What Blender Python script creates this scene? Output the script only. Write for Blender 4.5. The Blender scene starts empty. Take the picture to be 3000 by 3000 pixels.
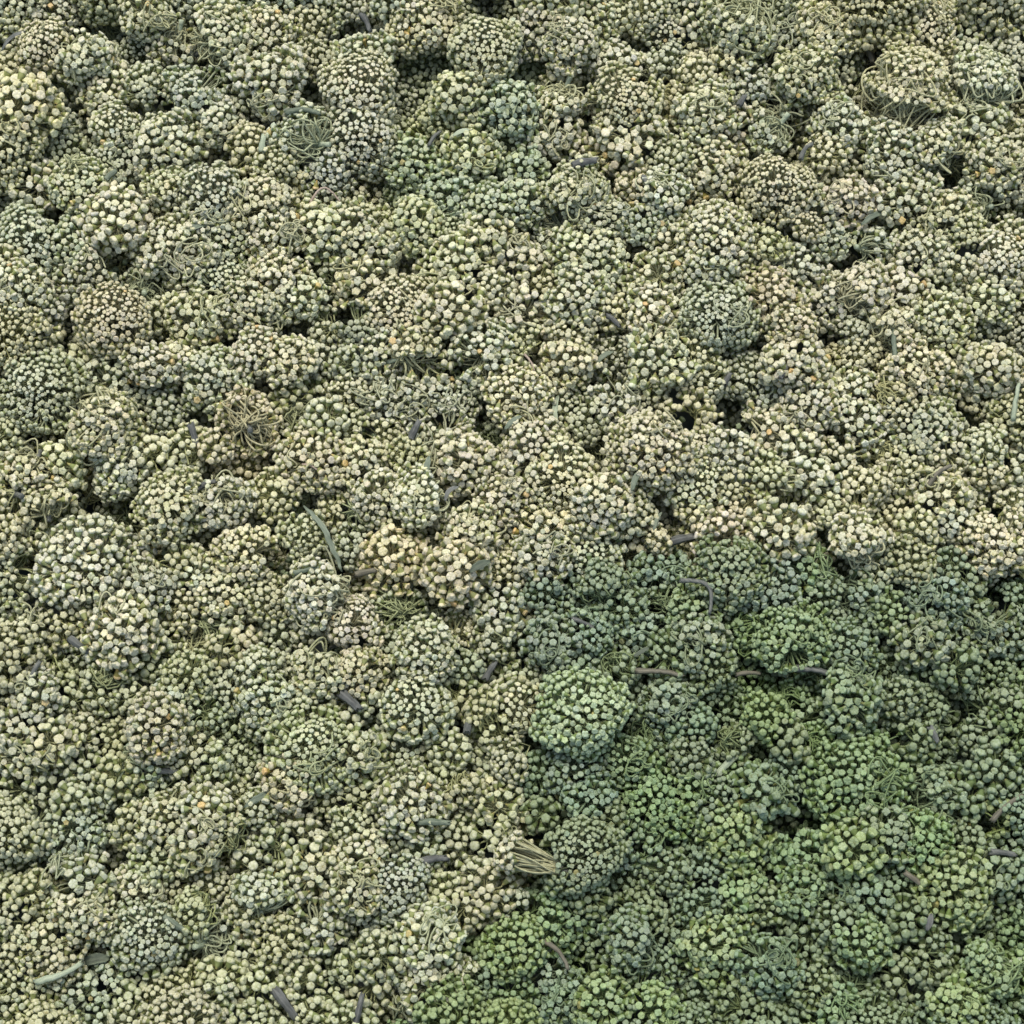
import bpy, math, random, re
import numpy as np
from mathutils import Matrix, Vector, Quaternion

random.seed(7)
rng = np.random.default_rng(11)
C = bpy.context.scene.collection
S = bpy.context.scene

# ---------------------------------------------------------------- camera, sky, sun, exposure
TILT = math.radians(20.0)
DIST = 0.71
TAN = 0.268
cam_d = bpy.data.cameras.new('camera')
cam = bpy.data.objects.new('camera', cam_d)
C.objects.link(cam)
cam.location = (0, -DIST * math.sin(TILT), DIST * math.cos(TILT))
cam.rotation_euler = (TILT, 0, 0)
cam_d.sensor_width = 36
cam_d.lens = 18 / TAN
cam_d.clip_start = 0.01
cam_d.clip_end = 50
S.camera = cam

SUN_ELEV, SUN_AZ = math.radians(66), math.radians(-12)      # azimuth measured from the top of the picture, clockwise
w = bpy.data.worlds.new('World')
S.world = w
w.use_nodes = True
nt = w.node_tree
sky = nt.nodes.new('ShaderNodeTexSky')
sky.sky_type = 'NISHITA'
sky.sun_disc = False
sky.sun_elevation = SUN_ELEV
sky.sun_rotation = SUN_AZ
sky.dust_density = 4.0
bgn = nt.nodes['Background']
nt.links.new(sky.outputs[0], bgn.inputs[0])
bgn.inputs[1].default_value = 0.12
sun_d = bpy.data.lights.new('sun', 'SUN')
sun_d.energy = 1.2
sun_d.angle = math.radians(30)
sun_d.color = (1.0, 0.965, 0.89)
sun = bpy.data.objects.new('sun', sun_d)
C.objects.link(sun)
sd = Vector((math.sin(SUN_AZ) * math.cos(SUN_ELEV), math.cos(SUN_AZ) * math.cos(SUN_ELEV), math.sin(SUN_ELEV)))
sun.rotation_euler = (-sd).to_track_quat('-Z', 'Y').to_euler()
sun.location = sd * 2
S.view_settings.view_transform = 'Standard'
S.view_settings.look = 'None'
S.view_settings.gamma = 1
S.view_settings.exposure = 0.66
S.cycles.max_bounces = 8
S.cycles.diffuse_bounces = 7
S.render.engine = 'CYCLES'

# ---------------------------------------------------------------- helpers
def at(px, py, z=0.0):
    """point of the horizontal plane z seen at pixel (px, py) of the 3000 px photograph; also metres per pixel there"""
    u, v = px / 1500.0 - 1.0, 1.0 - py / 1500.0
    ca, sa = math.cos(TILT), math.sin(TILT)
    d = Vector((u * TAN, v * TAN * ca + sa, v * TAN * sa - ca))
    k = (z - cam.location.z) / d.z
    p = cam.location + d * k
    return p, k * TAN / 1500.0

def link(o, parent=None):
    C.objects.link(o)
    if parent is not None:
        o.parent = parent
    return o

def mesh_from(name, V, F, mat, smooth=True, attrs=None):
    """V (n,3) float array; F (m,4) or (m,3) int array"""
    me = bpy.data.meshes.new(name)
    V = np.asarray(V, np.float32); F = np.asarray(F, np.int32)
    k = F.shape[1]
    me.vertices.add(len(V)); me.vertices.foreach_set('co', V.ravel())
    me.loops.add(F.size); me.loops.foreach_set('vertex_index', F.ravel())
    me.polygons.add(len(F))
    me.polygons.foreach_set('loop_start', np.arange(len(F), dtype=np.int32) * k)
    me.polygons.foreach_set('use_smooth', np.full(len(F), smooth))
    for an, (typ, val) in (attrs or {}).items():
        a = me.attributes.new(an, typ, 'POINT')
        key = 'color' if typ == 'FLOAT_COLOR' else 'value'
        a.data.foreach_set(key, np.asarray(val, np.float32).ravel())
    me.update(calc_edges=True)
    me.materials.append(mat)
    return me

def nodes_of(m):
    m.use_nodes = True
    n = m.node_tree.nodes
    return m.node_tree, n, n['Principled BSDF']

def mixrgb(t, typ, fac, a, b):
    x = t.nodes.new('ShaderNodeMix'); x.data_type = 'RGBA'; x.blend_type = typ
    for i, v in ((0, fac), (6, a), (7, b)):
        if v is None: continue
        if isinstance(v, bpy.types.NodeSocket): t.links.new(v, x.inputs[i])
        else: x.inputs[i].default_value = v
    return x.outputs[2]

def ramp(t, fac, stops):
    r = t.nodes.new('ShaderNodeValToRGB')
    t.links.new(fac, r.inputs[0])
    e = r.color_ramp.elements
    while len(e) > 1: e.remove(e[-1])
    e[0].position, e[0].color = stops[0]
    for p, c in stops[1:]:
        k = e.new(p); k.color = c
    return r.outputs[0]

def noise(t, scale, detail=3, coord='Object'):
    tc = t.nodes.new('ShaderNodeTexCoord')
    n = t.nodes.new('ShaderNodeTexNoise')
    n.inputs['Scale'].default_value = scale
    n.inputs['Detail'].default_value = detail
    t.links.new(tc.outputs[coord], n.inputs['Vector'])
    return n

# bud material: petals take the colour of the head, calyx is green, the base where it meets its stalk ochre
def bud_material(name, use_attr, grain=900.0):
    m = bpy.data.materials.new(name)
    t, n, b = nodes_of(m)
    if use_attr:
        a = n.new('ShaderNodeAttribute'); a.attribute_name = 'tint'; col = a.outputs['Color']
    else:
        oi = n.new('ShaderNodeObjectInfo'); col = oi.outputs['Color']
    part = n.new('ShaderNodeAttribute'); part.attribute_name = 'part'
    green = mixrgb(t, 'MULTIPLY', 1.0, col, (0.42, 0.48, 0.27, 1))
    ochre = mixrgb(t, 'MULTIPLY', 1.0, col, (0.60, 0.54, 0.32, 1))
    f1 = ramp(t, part.outputs['Fac'], [(0.0, (0, 0, 0, 1)), (0.30, (0.0, 0.0, 0.0, 1)), (0.42, (1, 1, 1, 1))])
    f2 = ramp(t, part.outputs['Fac'], [(0.0, (0, 0, 0, 1)), (0.78, (0, 0, 0, 1)), (0.92, (1, 1, 1, 1))])
    c1 = mixrgb(t, 'MIX', f1, col, green)
    c2 = mixrgb(t, 'MIX', f2, c1, ochre)
    seam = n.new('ShaderNodeAttribute'); seam.attribute_name = 'seam'
    dark = mixrgb(t, 'MULTIPLY', 1.0, c2, (0.74, 0.77, 0.60, 1))
    c3 = mixrgb(t, 'MIX', seam.outputs['Fac'], c2, dark)
    nz = noise(t, grain, 3)
    nz.noise_dimensions = '4D'
    rnd = n.new('ShaderNodeObjectInfo')
    mu = n.new('ShaderNodeMath'); mu.operation = 'MULTIPLY'; mu.inputs[1].default_value = 40.0
    t.links.new(rnd.outputs['Random'], mu.inputs[0]); t.links.new(mu.outputs[0], nz.inputs['W'])
    spots = ramp(t, nz.outputs['Fac'], [(0.30, (0.62, 0.56, 0.40, 1)), (0.42, (0.88, 0.90, 0.84, 1)), (0.62, (1.06, 1.05, 1.03, 1))])
    c4 = mixrgb(t, 'MULTIPLY', 1.0, c3, spots)
    t.links.new(c4, b.inputs['Base Color'])
    b.inputs['Roughness'].default_value = 0.75
    b.inputs['Specular IOR Level'].default_value = 0.25
    return m

M_bud = bud_material('bud petals and calyx', False, 1.3)
M_rim = bud_material('rim bud petals and calyx', False)
M_budfar = bud_material('bud petals and calyx of heap', True)

def tint_material(name, mul, rough=0.8, attr=False):
    m = bpy.data.materials.new(name)
    t, n, b = nodes_of(m)
    if attr:
        a = n.new('ShaderNodeAttribute'); a.attribute_name = 'tint'; col = a.outputs['Color']
    else:
        col = n.new('ShaderNodeObjectInfo').outputs['Color']
    c = mixrgb(t, 'MULTIPLY', 1.0, col, mul)
    nz = noise(t, 500.0, 3)
    f = ramp(t, nz.outputs['Fac'], [(0.3, (0.7, 0.7, 0.65, 1)), (0.7, (1.1, 1.1, 1.1, 1))])
    c = mixrgb(t, 'MULTIPLY', 1.0, c, f)
    t.links.new(c, b.inputs['Base Color'])
    b.inputs['Roughness'].default_value = rough
    b.inputs['Specular IOR Level'].default_value = 0.2
    return m

M_ped = tint_material('pale flower stalks', (0.70, 0.73, 0.60, 1))
M_pedfar = tint_material('pale flower stalks of heap', (0.62, 0.66, 0.46, 1), attr=True)

def bark_material(name, c1, c2, scale=250.0):
    m = bpy.data.materials.new(name)
    t, n, b = nodes_of(m)
    tc = n.new('ShaderNodeTexCoord'); mp = n.new('ShaderNodeMapping')
    mp.inputs['Scale'].default_value = (0.12, 1, 1)
    t.links.new(tc.outputs['Object'], mp.inputs[0])
    nz = n.new('ShaderNodeTexNoise'); nz.inputs['Scale'].default_value = scale * 4; nz.inputs['Detail'].default_value = 4
    t.links.new(mp.outputs[0], nz.inputs['Vector'])
    col = ramp(t, nz.outputs['Fac'], [(0.3, c1 + (1,)), (0.68, c2 + (1,))])
    t.links.new(col, b.inputs['Base Color'])
    b.inputs['Roughness'].default_value = 0.7
    bp = n.new('ShaderNodeBump'); bp.inputs['Strength'].default_value = 0.6; bp.inputs['Distance'].default_value = 0.0003
    t.links.new(nz.outputs['Fac'], bp.inputs['Height'])
    t.links.new(bp.outputs[0], b.inputs['Normal'])
    return m

M_frag = {
    'grey': bark_material('weathered grey stalk', (0.06, 0.07, 0.06), (0.19, 0.20, 0.17)),
    'purple': bark_material('purplish grey stalk', (0.045, 0.050, 0.044), (0.165, 0.175, 0.155)),
    'green': bark_material('dull green leaf piece', (0.08, 0.11, 0.07), (0.21, 0.25, 0.17)),
    'pale': bark_material('pale green stalk', (0.26, 0.32, 0.21), (0.44, 0.50, 0.34)),
    'brown': bark_material('brownish dry stalk', (0.09, 0.085, 0.055), (0.21, 0.20, 0.14)),
    'pink': bark_material('pinkish tan twig', (0.26, 0.20, 0.14), (0.46, 0.38, 0.29)),
    'dark': bark_material('dark green leaf piece', (0.045, 0.06, 0.04), (0.13, 0.16, 0.10)),
}

# ---------------------------------------------------------------- the flower heads, read off the photograph
# tile origin, then entries "x y r tone type" in units of 1/1.932 px of the 3000 px photograph
# tone: c cream, w warm cream, o ochre, y yellow cream, g sage, b bluish green, G green, D deep green, Y yellow green, these three with the lower-right shade in their colour
# type: d dome, t tight dome of small buds, l loose dome of large buds, s lying on its side, p seen from its stalk side
TILES = {
 (0, 0): """50 30 110 c d,290 60 150 g d,250 250 135 y t,480 300 140 c s,830 60 140 c d,800 270 120 g t,600 490 150 c d,
 60 270 90 g d,40 360 80 w d,90 610 205 y l,360 490 110 b l,840 480 120 c d,990 220 130 g p,1230 180 170 y s,1500 170 150 c d,
 1560 250 120 g p,1740 120 110 c d,1850 80 100 g d,1100 530 170 g d,1530 430 180 c l,640 720 130 c t,330 710 100 g p,360 840 120 b d,
 690 880 175 b t,940 800 180 c d,1230 700 140 g d,1430 830 120 c d,60 960 120 y l,190 1020 140 c l,440 1050 155 y d,960 1060 130 c d,
 1200 1100 190 g t,1550 920 110 w d,1750 790 180 g p,1680 1000 120 c d,1840 950 140 g d,150 1380 210 b t,140 1150 110 c s,
 640 1230 180 c l,1000 1400 215 c d,1260 1330 140 g d,1470 1150 180 y d,1560 1310 150 c d,1790 1300 160 c l,400 1370 130 g d,530 1520 130 b d,
 90 1650 160 c d,420 1600 130 g d,640 1790 175 w t,1250 1600 170 g t,1560 1560 160 c d,820 1620 130 g p,200 1800 150 g d,
 1110 1790 160 y d,1420 1740 170 g d,1680 1680 140 c d,1870 1850 110 c d,1890 1590 90 G d,850 1800 120 c d,1400 530 110 g d,1800 330 120 g d""",
 (1000, 0): """60 20 100 g d,480 110 190 c d,820 260 185 w t,120 330 160 g d,90 500 190 c t,100 770 200 g t,1040 200 130 b d,1290 240 150 w d,
 1270 400 110 c l,1180 60 150 c d,1400 100 140 c d,1580 60 100 c s,1560 370 170 c d,1620 570 190 c t,1850 180 130 g t,1860 330 110 g d,
 1700 60 120 c d,1250 560 150 c p,940 610 160 g d,660 520 140 y l,560 660 110 y d,740 640 100 w l,730 860 130 w l,900 770 120 g d,
 1640 770 190 w l,1500 890 120 g p,1850 560 120 c p,1230 740 140 c l,1040 930 130 b d,1860 900 120 c d,400 900 150 g d,620 1080 155 b d,
 840 1160 150 b d,1060 1130 140 g d,1330 1080 180 c d,1660 1050 90 w d,1800 1100 140 c d,640 1330 120 b t,120 1350 205 c d,430 1260 150 c d,
 850 1330 130 w l,990 1470 140 w l,1250 1270 150 b d,1480 1210 150 g d,1430 1450 200 c d,1700 1250 140 g d,1850 1370 110 c d,660 1510 190 c l,
 330 1750 175 c t,620 1720 160 c l,1050 1750 160 c l,1100 1600 120 c d,1340 1680 160 c d,1800 1560 140 c d,1560 1760 110 c d,150 1590 150 c l,
 100 1850 120 G d,500 1880 110 g d,750 1900 120 c d,1750 1760 130 c d,1880 1840 100 g p,1300 1880 120 c d,1050 1900 110 y s,870 1620 110 c d""",
 (2000, 0): """120 100 130 c l,340 120 190 y p,620 180 160 g d,820 150 150 c d,1000 30 100 c d,1000 200 110 o s,1160 80 130 g d,1390 130 140 w t,
 1640 130 170 g d,1860 100 90 g d,1900 250 70 w l,1600 310 130 g d,1410 260 120 c d,270 330 110 c d,80 420 120 c d,380 470 130 g d,
 700 420 170 c d,540 610 150 g p,900 360 120 g d,960 520 110 b d,130 630 160 c d,280 700 130 c d,640 570 90 y l,890 700 140 c d,
 1270 500 215 w s,1720 460 170 c s,1100 720 80 w d,1220 860 185 c d,1640 680 160 c l,1460 790 130 y s,1540 900 120 g p,1800 750 120 c d,
 1790 900 150 c d,500 730 130 b p,820 850 120 c d,160 960 175 c d,540 1070 200 y t,900 1010 110 c d,950 1130 140 w d,1270 1120 190 g d,
 760 1190 140 g d,710 1270 90 w t,850 1340 130 g d,1070 1390 130 b p,200 1340 215 c d,500 1360 120 y s,680 1500 150 g d,1520 1230 140 c d,
 1370 1430 150 c d,1670 1150 130 b p,1850 1080 120 c d,1810 1440 155 c t,1590 1290 110 c d,150 1500 130 c d,1000 1640 160 c s,1210 1610 170 c l,
 1330 1550 120 g p,1460 1640 120 g d,1560 1500 110 w d,500 1680 160 o d,620 1850 140 o d,200 1770 190 g t,830 1700 150 g d,
 1180 1850 150 c s,1500 1800 150 c d,1750 1690 130 c d,1850 1850 120 c d,1000 1870 110 g d,60 1870 90 g p,1650 1880 110 g d,60 230 120 y d""",
 (0, 1000): """80 80 150 c d,200 260 225 b t,60 400 110 g d,400 120 110 c l,500 220 60 y l,850 130 130 w d,620 230 160 g d,850 270 120 g d,
 1000 120 140 c d,1200 200 170 g d,1450 60 130 c d,1640 100 130 c d,1830 100 120 g d,560 450 190 w s,930 390 110 g d,700 680 170 c s,
 850 640 110 c l,980 710 120 c l,1080 600 120 c s,1220 600 90 w l,1410 450 160 o p,1650 290 100 y l,1780 270 80 y l,1710 390 110 g p,
 1850 430 110 c l,1770 650 170 c d,1890 760 120 c d,80 620 110 c s,160 720 150 y s,330 710 130 y l,60 850 140 y p,250 900 130 y s,
 90 1050 150 y l,400 1010 90 y l,640 780 110 c d,950 930 190 c d,1220 900 160 c s,1550 870 120 c d,1700 850 90 g p,1720 1090 120 y t,
 1890 960 90 c d,1400 1170 160 c d,480 1260 250 c d,480 1100 120 w s,740 1190 140 g s,800 1370 160 g d,70 1220 100 y d,70 1410 140 c l,
 220 1500 150 g d,350 1560 130 c d,1000 1250 110 c l,1110 1330 140 c d,1260 1430 150 c d,1040 1480 130 c d,700 1640 190 c l,120 1650 110 c d,
 250 1700 130 g p,1200 1560 130 g p,1350 1690 100 w l,1250 1740 90 w l,1500 1440 120 c d,1800 1430 180 w s,1760 1600 130 c d,1580 1650 110 g d,
 60 1850 140 w t,280 1870 110 y s,450 1850 120 g d,600 1890 110 c p,850 1800 120 c l,1060 1890 120 c d,1200 1880 100 g d,1440 1850 130 c s,
 1810 1850 140 y s,1640 1890 110 c d,530 1700 120 g d,900 1700 110 c d""",
 (1000, 1000): """60 120 110 g d,200 60 140 c d,390 60 140 c s,820 50 180 c d,500 120 90 c l,1280 100 140 c d,1520 90 130 b t,1800 90 170 c l,
 1730 250 130 c d,470 280 165 g d,700 230 110 G d,610 370 140 g t,250 320 140 g d,50 290 120 y d,240 530 120 c d,60 480 100 c d,
 1000 290 150 c d,1240 380 110 c d,1380 430 130 g d,1550 330 150 g d,1700 430 120 g d,1880 400 80 c l,590 560 170 g d,110 690 160 c d,
 390 620 110 y s,700 680 160 c l,1080 620 190 c d,440 860 150 c s,200 870 140 c d,100 960 120 g p,890 890 140 c d,1260 780 195 c t,
 1760 610 200 w d,1860 780 130 c s,1480 910 200 c d,1650 980 130 c d,330 1050 120 w d,290 1220 170 o l,740 1040 140 y s,950 1060 120 c d,
 1150 1070 140 c l,1340 1060 110 c d,640 1290 170 o l,80 1150 130 b d,920 1310 110 w d,1130 1210 150 b d,1150 1400 120 G d,1420 1230 140 g t,
 1480 1370 130 Y s,1800 1300 140 G d,1780 1120 90 w s,60 1600 140 c t,320 1500 130 b p,900 1480 150 g l,880 1680 110 g s,1010 1740 80 c l,
 890 1760 110 c p,660 1650 110 c t,480 1760 160 c d,300 1740 130 b d,80 1860 150 w d,700 1850 120 g d,1040 1510 100 G l,1250 1510 130 G d,
 1400 1630 140 G d,1600 1510 120 G d,1210 1700 160 G d,1450 1760 130 G d,1800 1490 120 G p,1750 1650 150 G d,1850 1770 120 Y l,1560 1830 110 Y p,
 1310 1880 140 G d,1040 1900 110 g d,1300 1320 100 G d""",
 (2000, 1000): """80 60 120 y d,250 120 120 g d,110 210 130 c d,70 380 120 c l,640 110 180 o l,380 200 130 g d,520 330 140 b p,780 190 90 y s,
 960 270 140 c d,1000 80 130 c d,1180 290 110 w p,1330 160 195 w d,1510 210 120 c d,1400 490 185 g d,1230 390 120 c d,730 350 140 c d,
 1000 430 160 c d,1760 130 150 y l,1690 300 120 y d,1850 380 110 c p,1700 600 120 c d,1860 550 100 y d,500 520 150 c s,640 650 180 c l,
 280 590 140 c d,80 620 140 c t,80 800 160 c t,60 940 110 c d,310 810 110 o d,350 930 130 o d,460 740 120 c d,740 770 150 c l,900 650 120 c d,
 1010 800 130 c s,1160 620 110 c p,1170 790 100 c d,1280 760 90 w d,1350 640 120 c d,1510 620 120 c d,1460 870 150 c l,1620 870 110 c d,
 1750 740 100 c d,1890 700 90 c d,850 930 130 c s,620 950 110 c d,560 1060 150 y l,230 1110 150 w d,270 1290 180 Y d,340 1430 120 Y d,
 970 1010 120 c d,1000 1130 140 c s,1210 970 120 c d,1340 1060 110 c l,1520 1000 140 c d,1780 1120 180 c d,1880 950 110 c d,1300 1260 130 Y d,
 1550 1290 130 Y d,1710 1250 100 c l,500 1410 170 G d,680 1300 150 b d,790 1430 130 G d,1000 1400 160 D s,1090 1270 120 g s,1250 1380 140 G d,
 1450 1460 170 G d,1620 1370 120 Y l,1600 1540 110 g p,1760 1610 140 G d,1880 1460 110 D d,60 1540 150 b d,110 1710 170 Y d,170 1850 130 Y d,
 390 1620 130 g p,620 1680 185 b d,850 1590 130 G d,1070 1560 110 G p,960 1750 150 G d,1360 1700 150 Y l,1210 1550 120 g d,1550 1700 120 G d,
 1350 1860 120 G s,1560 1850 120 Y l,760 1830 110 G p,1150 1830 110 G d,1800 1850 110 D d,1870 1690 110 G d""",
 (0, 2000): """50 50 110 w t,200 90 140 c d,400 80 120 y l,560 60 100 y d,740 60 110 c s,1000 110 150 g d,1300 60 110 b d,1500 80 150 c d,
 1680 80 110 c l,1830 90 110 y l,120 250 150 y l,280 330 140 c l,440 300 130 c d,130 440 140 c l,850 250 170 w d,600 330 130 y d,
 1150 180 120 g d,1320 230 120 b d,1480 190 120 c d,1680 170 110 w d,1850 200 80 o l,1080 400 130 y d,800 430 140 g p,480 490 130 c l,
 650 540 110 y l,290 600 120 c l,1770 360 200 c t,1640 560 185 o s,1350 440 120 b d,1200 470 110 c d,1280 630 130 c d,100 600 120 g d,
 60 730 110 c d,400 670 100 c l,560 640 90 g d,880 650 130 g d,950 790 185 c d,720 790 120 w s,400 830 170 b d,200 810 120 g d,
 1180 750 140 c l,1120 900 140 c l,1260 870 130 w s,1470 720 100 c d,1700 890 130 c l,1560 900 110 y l,1860 640 120 c d,1450 1010 130 c l,
 1750 1040 150 c l,1880 950 80 g p,100 1060 130 g d,60 1210 110 y l,180 1180 120 c l,420 1130 160 c l,460 1310 165 y d,120 1350 130 y l,
 860 1010 120 c d,780 1180 140 c d,950 1150 120 c d,1200 1130 110 c d,1480 1200 140 c s,1100 1290 120 y s,700 1310 130 c d,820 1450 190 g t,
 250 1480 170 c d,80 1560 110 c d,330 1600 120 w d,1190 1450 175 b p,1420 1300 120 y d,1510 1400 100 w t,1400 1560 130 c l,1600 1480 120 c d,
 1780 1370 140 g d,1900 1300 100 b d,1710 1550 120 G d,1470 1720 130 c l,1580 1660 100 g p,1710 1700 120 c l,1860 1650 110 G d,1240 1680 130 c l,
 1320 1790 120 y d,1060 1740 130 y d,1190 1800 150 y s,650 1700 140 g d,850 1690 120 y l,880 1800 110 c d,720 1790 80 y l,450 1750 160 b d,
 200 1750 130 b d,60 1700 110 c d,300 1860 130 b d,80 1880 120 b d,560 1880 110 b d,730 1900 100 y d,1450 1900 90 c d,1760 1860 110 c d,
 1890 1780 90 y d,1000 1910 100 g p""",
 (1000, 2000): """120 50 120 c l,230 70 110 y s,420 130 160 c t,180 170 110 g s,50 190 80 o l,650 60 110 y l,800 170 110 y s,1000 130 140 c t,
 890 290 130 y l,640 370 110 c l,60 410 160 c l,320 400 140 g d,720 450 120 g d,820 520 90 g d,960 440 120 c s,950 590 100 g p,
 1340 160 240 L d,1130 500 130 D d,1310 490 150 G d,1610 430 145 g t,1760 290 110 D p,1870 130 150 G d,1660 120 120 G d,1760 650 210 b d,
 1410 660 150 G d,100 620 130 y s,60 800 110 c d,390 680 175 c d,300 850 130 c d,560 540 110 c d,690 590 110 o s,650 860 130 w l,
 680 960 110 o l,880 700 140 y l,830 880 120 c l,990 740 110 y l,1130 740 90 Y l,1090 1000 170 w p,950 980 110 w l,780 1100 120 c l,
 840 1190 120 w l,130 1010 150 w d,80 1160 140 w d,300 1150 175 b t,470 960 120 c d,530 1320 130 y p,600 1190 120 c d,700 1260 130 c l,
 280 1290 130 g d,100 1300 130 b d,490 1450 160 c l,500 1680 205 c d,220 1540 130 y l,160 1710 130 y l,60 1600 100 y d,50 1400 100 g d,
 780 1530 110 b d,830 1660 120 G d,950 1240 120 g s,1070 1300 130 g d,1200 1360 150 g d,980 1490 170 w d,1010 1600 90 w d,1150 1640 150 G d,
 1240 1790 140 G d,950 1760 130 b d,750 1800 120 G d,560 1870 110 c d,800 1900 100 g d,1370 990 210 Y t,1600 920 140 G d,1480 780 120 Y d,
 1400 1200 120 Y s,1590 1110 130 G d,1760 900 130 G p,1860 1060 120 G d,1500 1290 120 D d,1330 1310 110 D d,1700 1280 130 Y d,
 1800 1330 100 Y d,1650 1450 150 D s,1860 1450 130 D d,1420 1450 110 D d,1580 1600 120 G d,1490 1820 160 c d,1700 1740 110 G d,1810 1600 120 G d,
 1760 1860 140 c d,1250 1100 110 D d""",
 (2000, 2000): """80 50 130 Y d,250 170 120 D d,280 330 110 Y p,480 180 130 c d,600 90 110 g p,710 200 110 G d,60 240 130 D d,610 310 120 Y l,
 750 310 90 g p,950 90 170 Y l,1250 80 110 Y d,1250 250 100 G l,1410 140 130 G s,1700 80 130 G s,1850 130 120 Y l,1660 290 120 Y s,
 1860 330 110 G d,1330 330 110 Y l,1120 400 140 b d,980 570 235 g d,1300 500 130 b d,1440 660 190 G s,1620 640 120 Y l,1770 490 130 Y l,
 1880 450 90 G d,1800 750 120 o s,60 600 150 b d,60 430 110 Y d,330 500 110 g d,450 640 150 G l,620 500 130 G d,230 700 130 G d,
 300 840 170 c d,400 980 110 G d,700 940 140 b d,100 950 100 D d,980 950 160 y l,1160 850 140 Y d,1360 880 150 g d,1650 900 120 Y l,
 1750 1090 140 Y l,1880 950 80 G d,1540 1160 185 w d,1030 1160 180 G l,1250 1150 130 G d,650 1050 140 b d,700 1180 140 g s,330 1080 130 g d,
 350 1210 150 g s,150 1080 130 G d,80 1250 130 G d,480 1270 110 Y d,280 1350 100 D d,650 1290 120 g p,860 1350 130 Y l,1280 1330 120 Y l,
 1000 1460 160 b d,720 1440 130 G d,180 1500 180 c d,230 1630 130 c d,480 1600 190 G d,340 1830 130 Y l,100 1790 120 G d,550 1790 120 g d,
 760 1730 120 Y d,880 1850 140 g d,950 1680 120 D p,1250 1680 130 Y l,1400 1600 130 Y l,1430 1480 90 Y s,1280 1450 110 D d,1390 1390 80 Y l,
 1700 1400 120 G p,1850 1480 120 G l,1700 1260 100 G d,1750 1620 150 g s,1880 1620 110 c d,1350 1800 150 G d,1560 1840 140 c d,1200 1860 130 G d,
 1450 1890 110 g s,1850 1800 120 b d,1080 1860 120 Y d,700 1890 130 g d""",
}
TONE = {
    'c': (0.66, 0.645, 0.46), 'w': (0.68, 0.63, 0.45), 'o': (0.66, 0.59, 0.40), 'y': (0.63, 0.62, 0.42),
    'g': (0.52, 0.55, 0.42), 'b': (0.50, 0.535, 0.41), 'L': (0.44, 0.53, 0.34), 'G': (0.31, 0.37, 0.27), 'D': (0.29, 0.35, 0.24), 'Y': (0.35, 0.385, 0.26)}  # G, D and Y carry the lower-right shade in their colour

BUD_R = {'d': 0.00121, 't': 0.00116, 'l': 0.00150, 's': 0.00124, 'p': 0.00120}

class Head: pass
heads = []
for (ox, oy), txt in TILES.items():
    for e in txt.replace('\n', ' ').split(','):
        f = e.split()
        h = Head()
        h.px, h.py = ox + float(f[0]) / 1.932, oy + float(f[1]) / 1.932
        h.rp = float(f[2]) / 1.932
        h.tone, h.typ = f[3], f[4]
        heads.append(h)
# the 300 that show largest are individuals, the rest join the heap
order = sorted(range(len(heads)), key=lambda i: -heads[i].rp)
for k, i in enumerate(order):
    heads[i].single = k < 300
# hollows between the heads, x, y, rx, ry in units of 1932 px across
GAPS = [(210, 487, 36, 20), (650, 580, 55, 14), (800, 690, 62, 12), (880, 680, 40, 12), (835, 782, 45, 18), (1218, 140, 14, 32), (395, 140, 26, 20),
        (305, 188, 24, 16), (1400, 798, 50, 20), (1285, 785, 40, 20), (1490, 938, 34, 18), (1150, 702, 46, 14), (50, 1068, 18, 30), (155, 758, 26, 20),
        (1500, 1548, 60, 14), (1892, 1130, 24, 34), (1640, 118, 26, 26), (690, 805, 18, 24), (1878, 1548, 34, 16), (588, 1712, 28, 18), (520, 1045, 40, 18),
        (22, 1480, 16, 14), (1425, 1792, 36, 12), (140, 85, 30, 10), (1625, 845, 16, 24), (1830, 470, 52, 12), (1110, 210, 20, 20), (1045, 405, 26, 14),
        (1075, 290, 18, 14), (890, 560, 20, 14), (300, 1040, 26, 14), (430, 940, 20, 14), (1500, 1240, 26, 14), (1700, 1390, 22, 14), (1165, 1270, 16, 12),
        (1590, 820, 14, 18), (860, 1165, 18, 10), (620, 1215, 20, 12), (1560, 520, 20, 10), (520, 1600, 20, 12), (1880, 960, 16, 24), (1010, 1700, 14, 12),
        (110, 1660, 20, 10), (380, 1330, 30, 8), (870, 1730, 12, 22), (1290, 1870, 20, 14), (1240, 520, 14, 20), (240, 190, 10, 16), (90, 395, 24, 10)]
# smaller heads lower down wherever the ones above leave the heap open
cand = [(x, y) for y in range(-40, 3060, 34) for x in range(-40, 3060, 34)]
random.shuffle(cand)
for (x, y) in cand:
    x += random.uniform(-12, 12); y += random.uniform(-12, 12)
    if any((x - h.px) ** 2 + (y - h.py) ** 2 < (h.rp * 1.0) ** 2 for h in heads): continue
    ing = any(((x / 1.553 - g[0]) / (g[2] * 1.3 + 20)) ** 2 + ((y / 1.553 - g[1]) / (g[3] * 1.3 + 20)) ** 2 < 1 for g in GAPS)
    h = Head()
    h.px, h.py, h.rp = x, y, random.uniform(56, 74)
    near = min((k for k in heads), key=lambda k: (k.px - x) ** 2 + (k.py - y) ** 2)
    h.tone = random.choice([near.tone, 'g' if near.tone in 'cwogyb' else 'G'])
    h.typ = random.choice('dddlsp'); h.single = False; h.low = 0.021 if ing else 0.0135
    heads.append(h)
print('fill', sum(hasattr(h, 'low') for h in heads))
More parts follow.
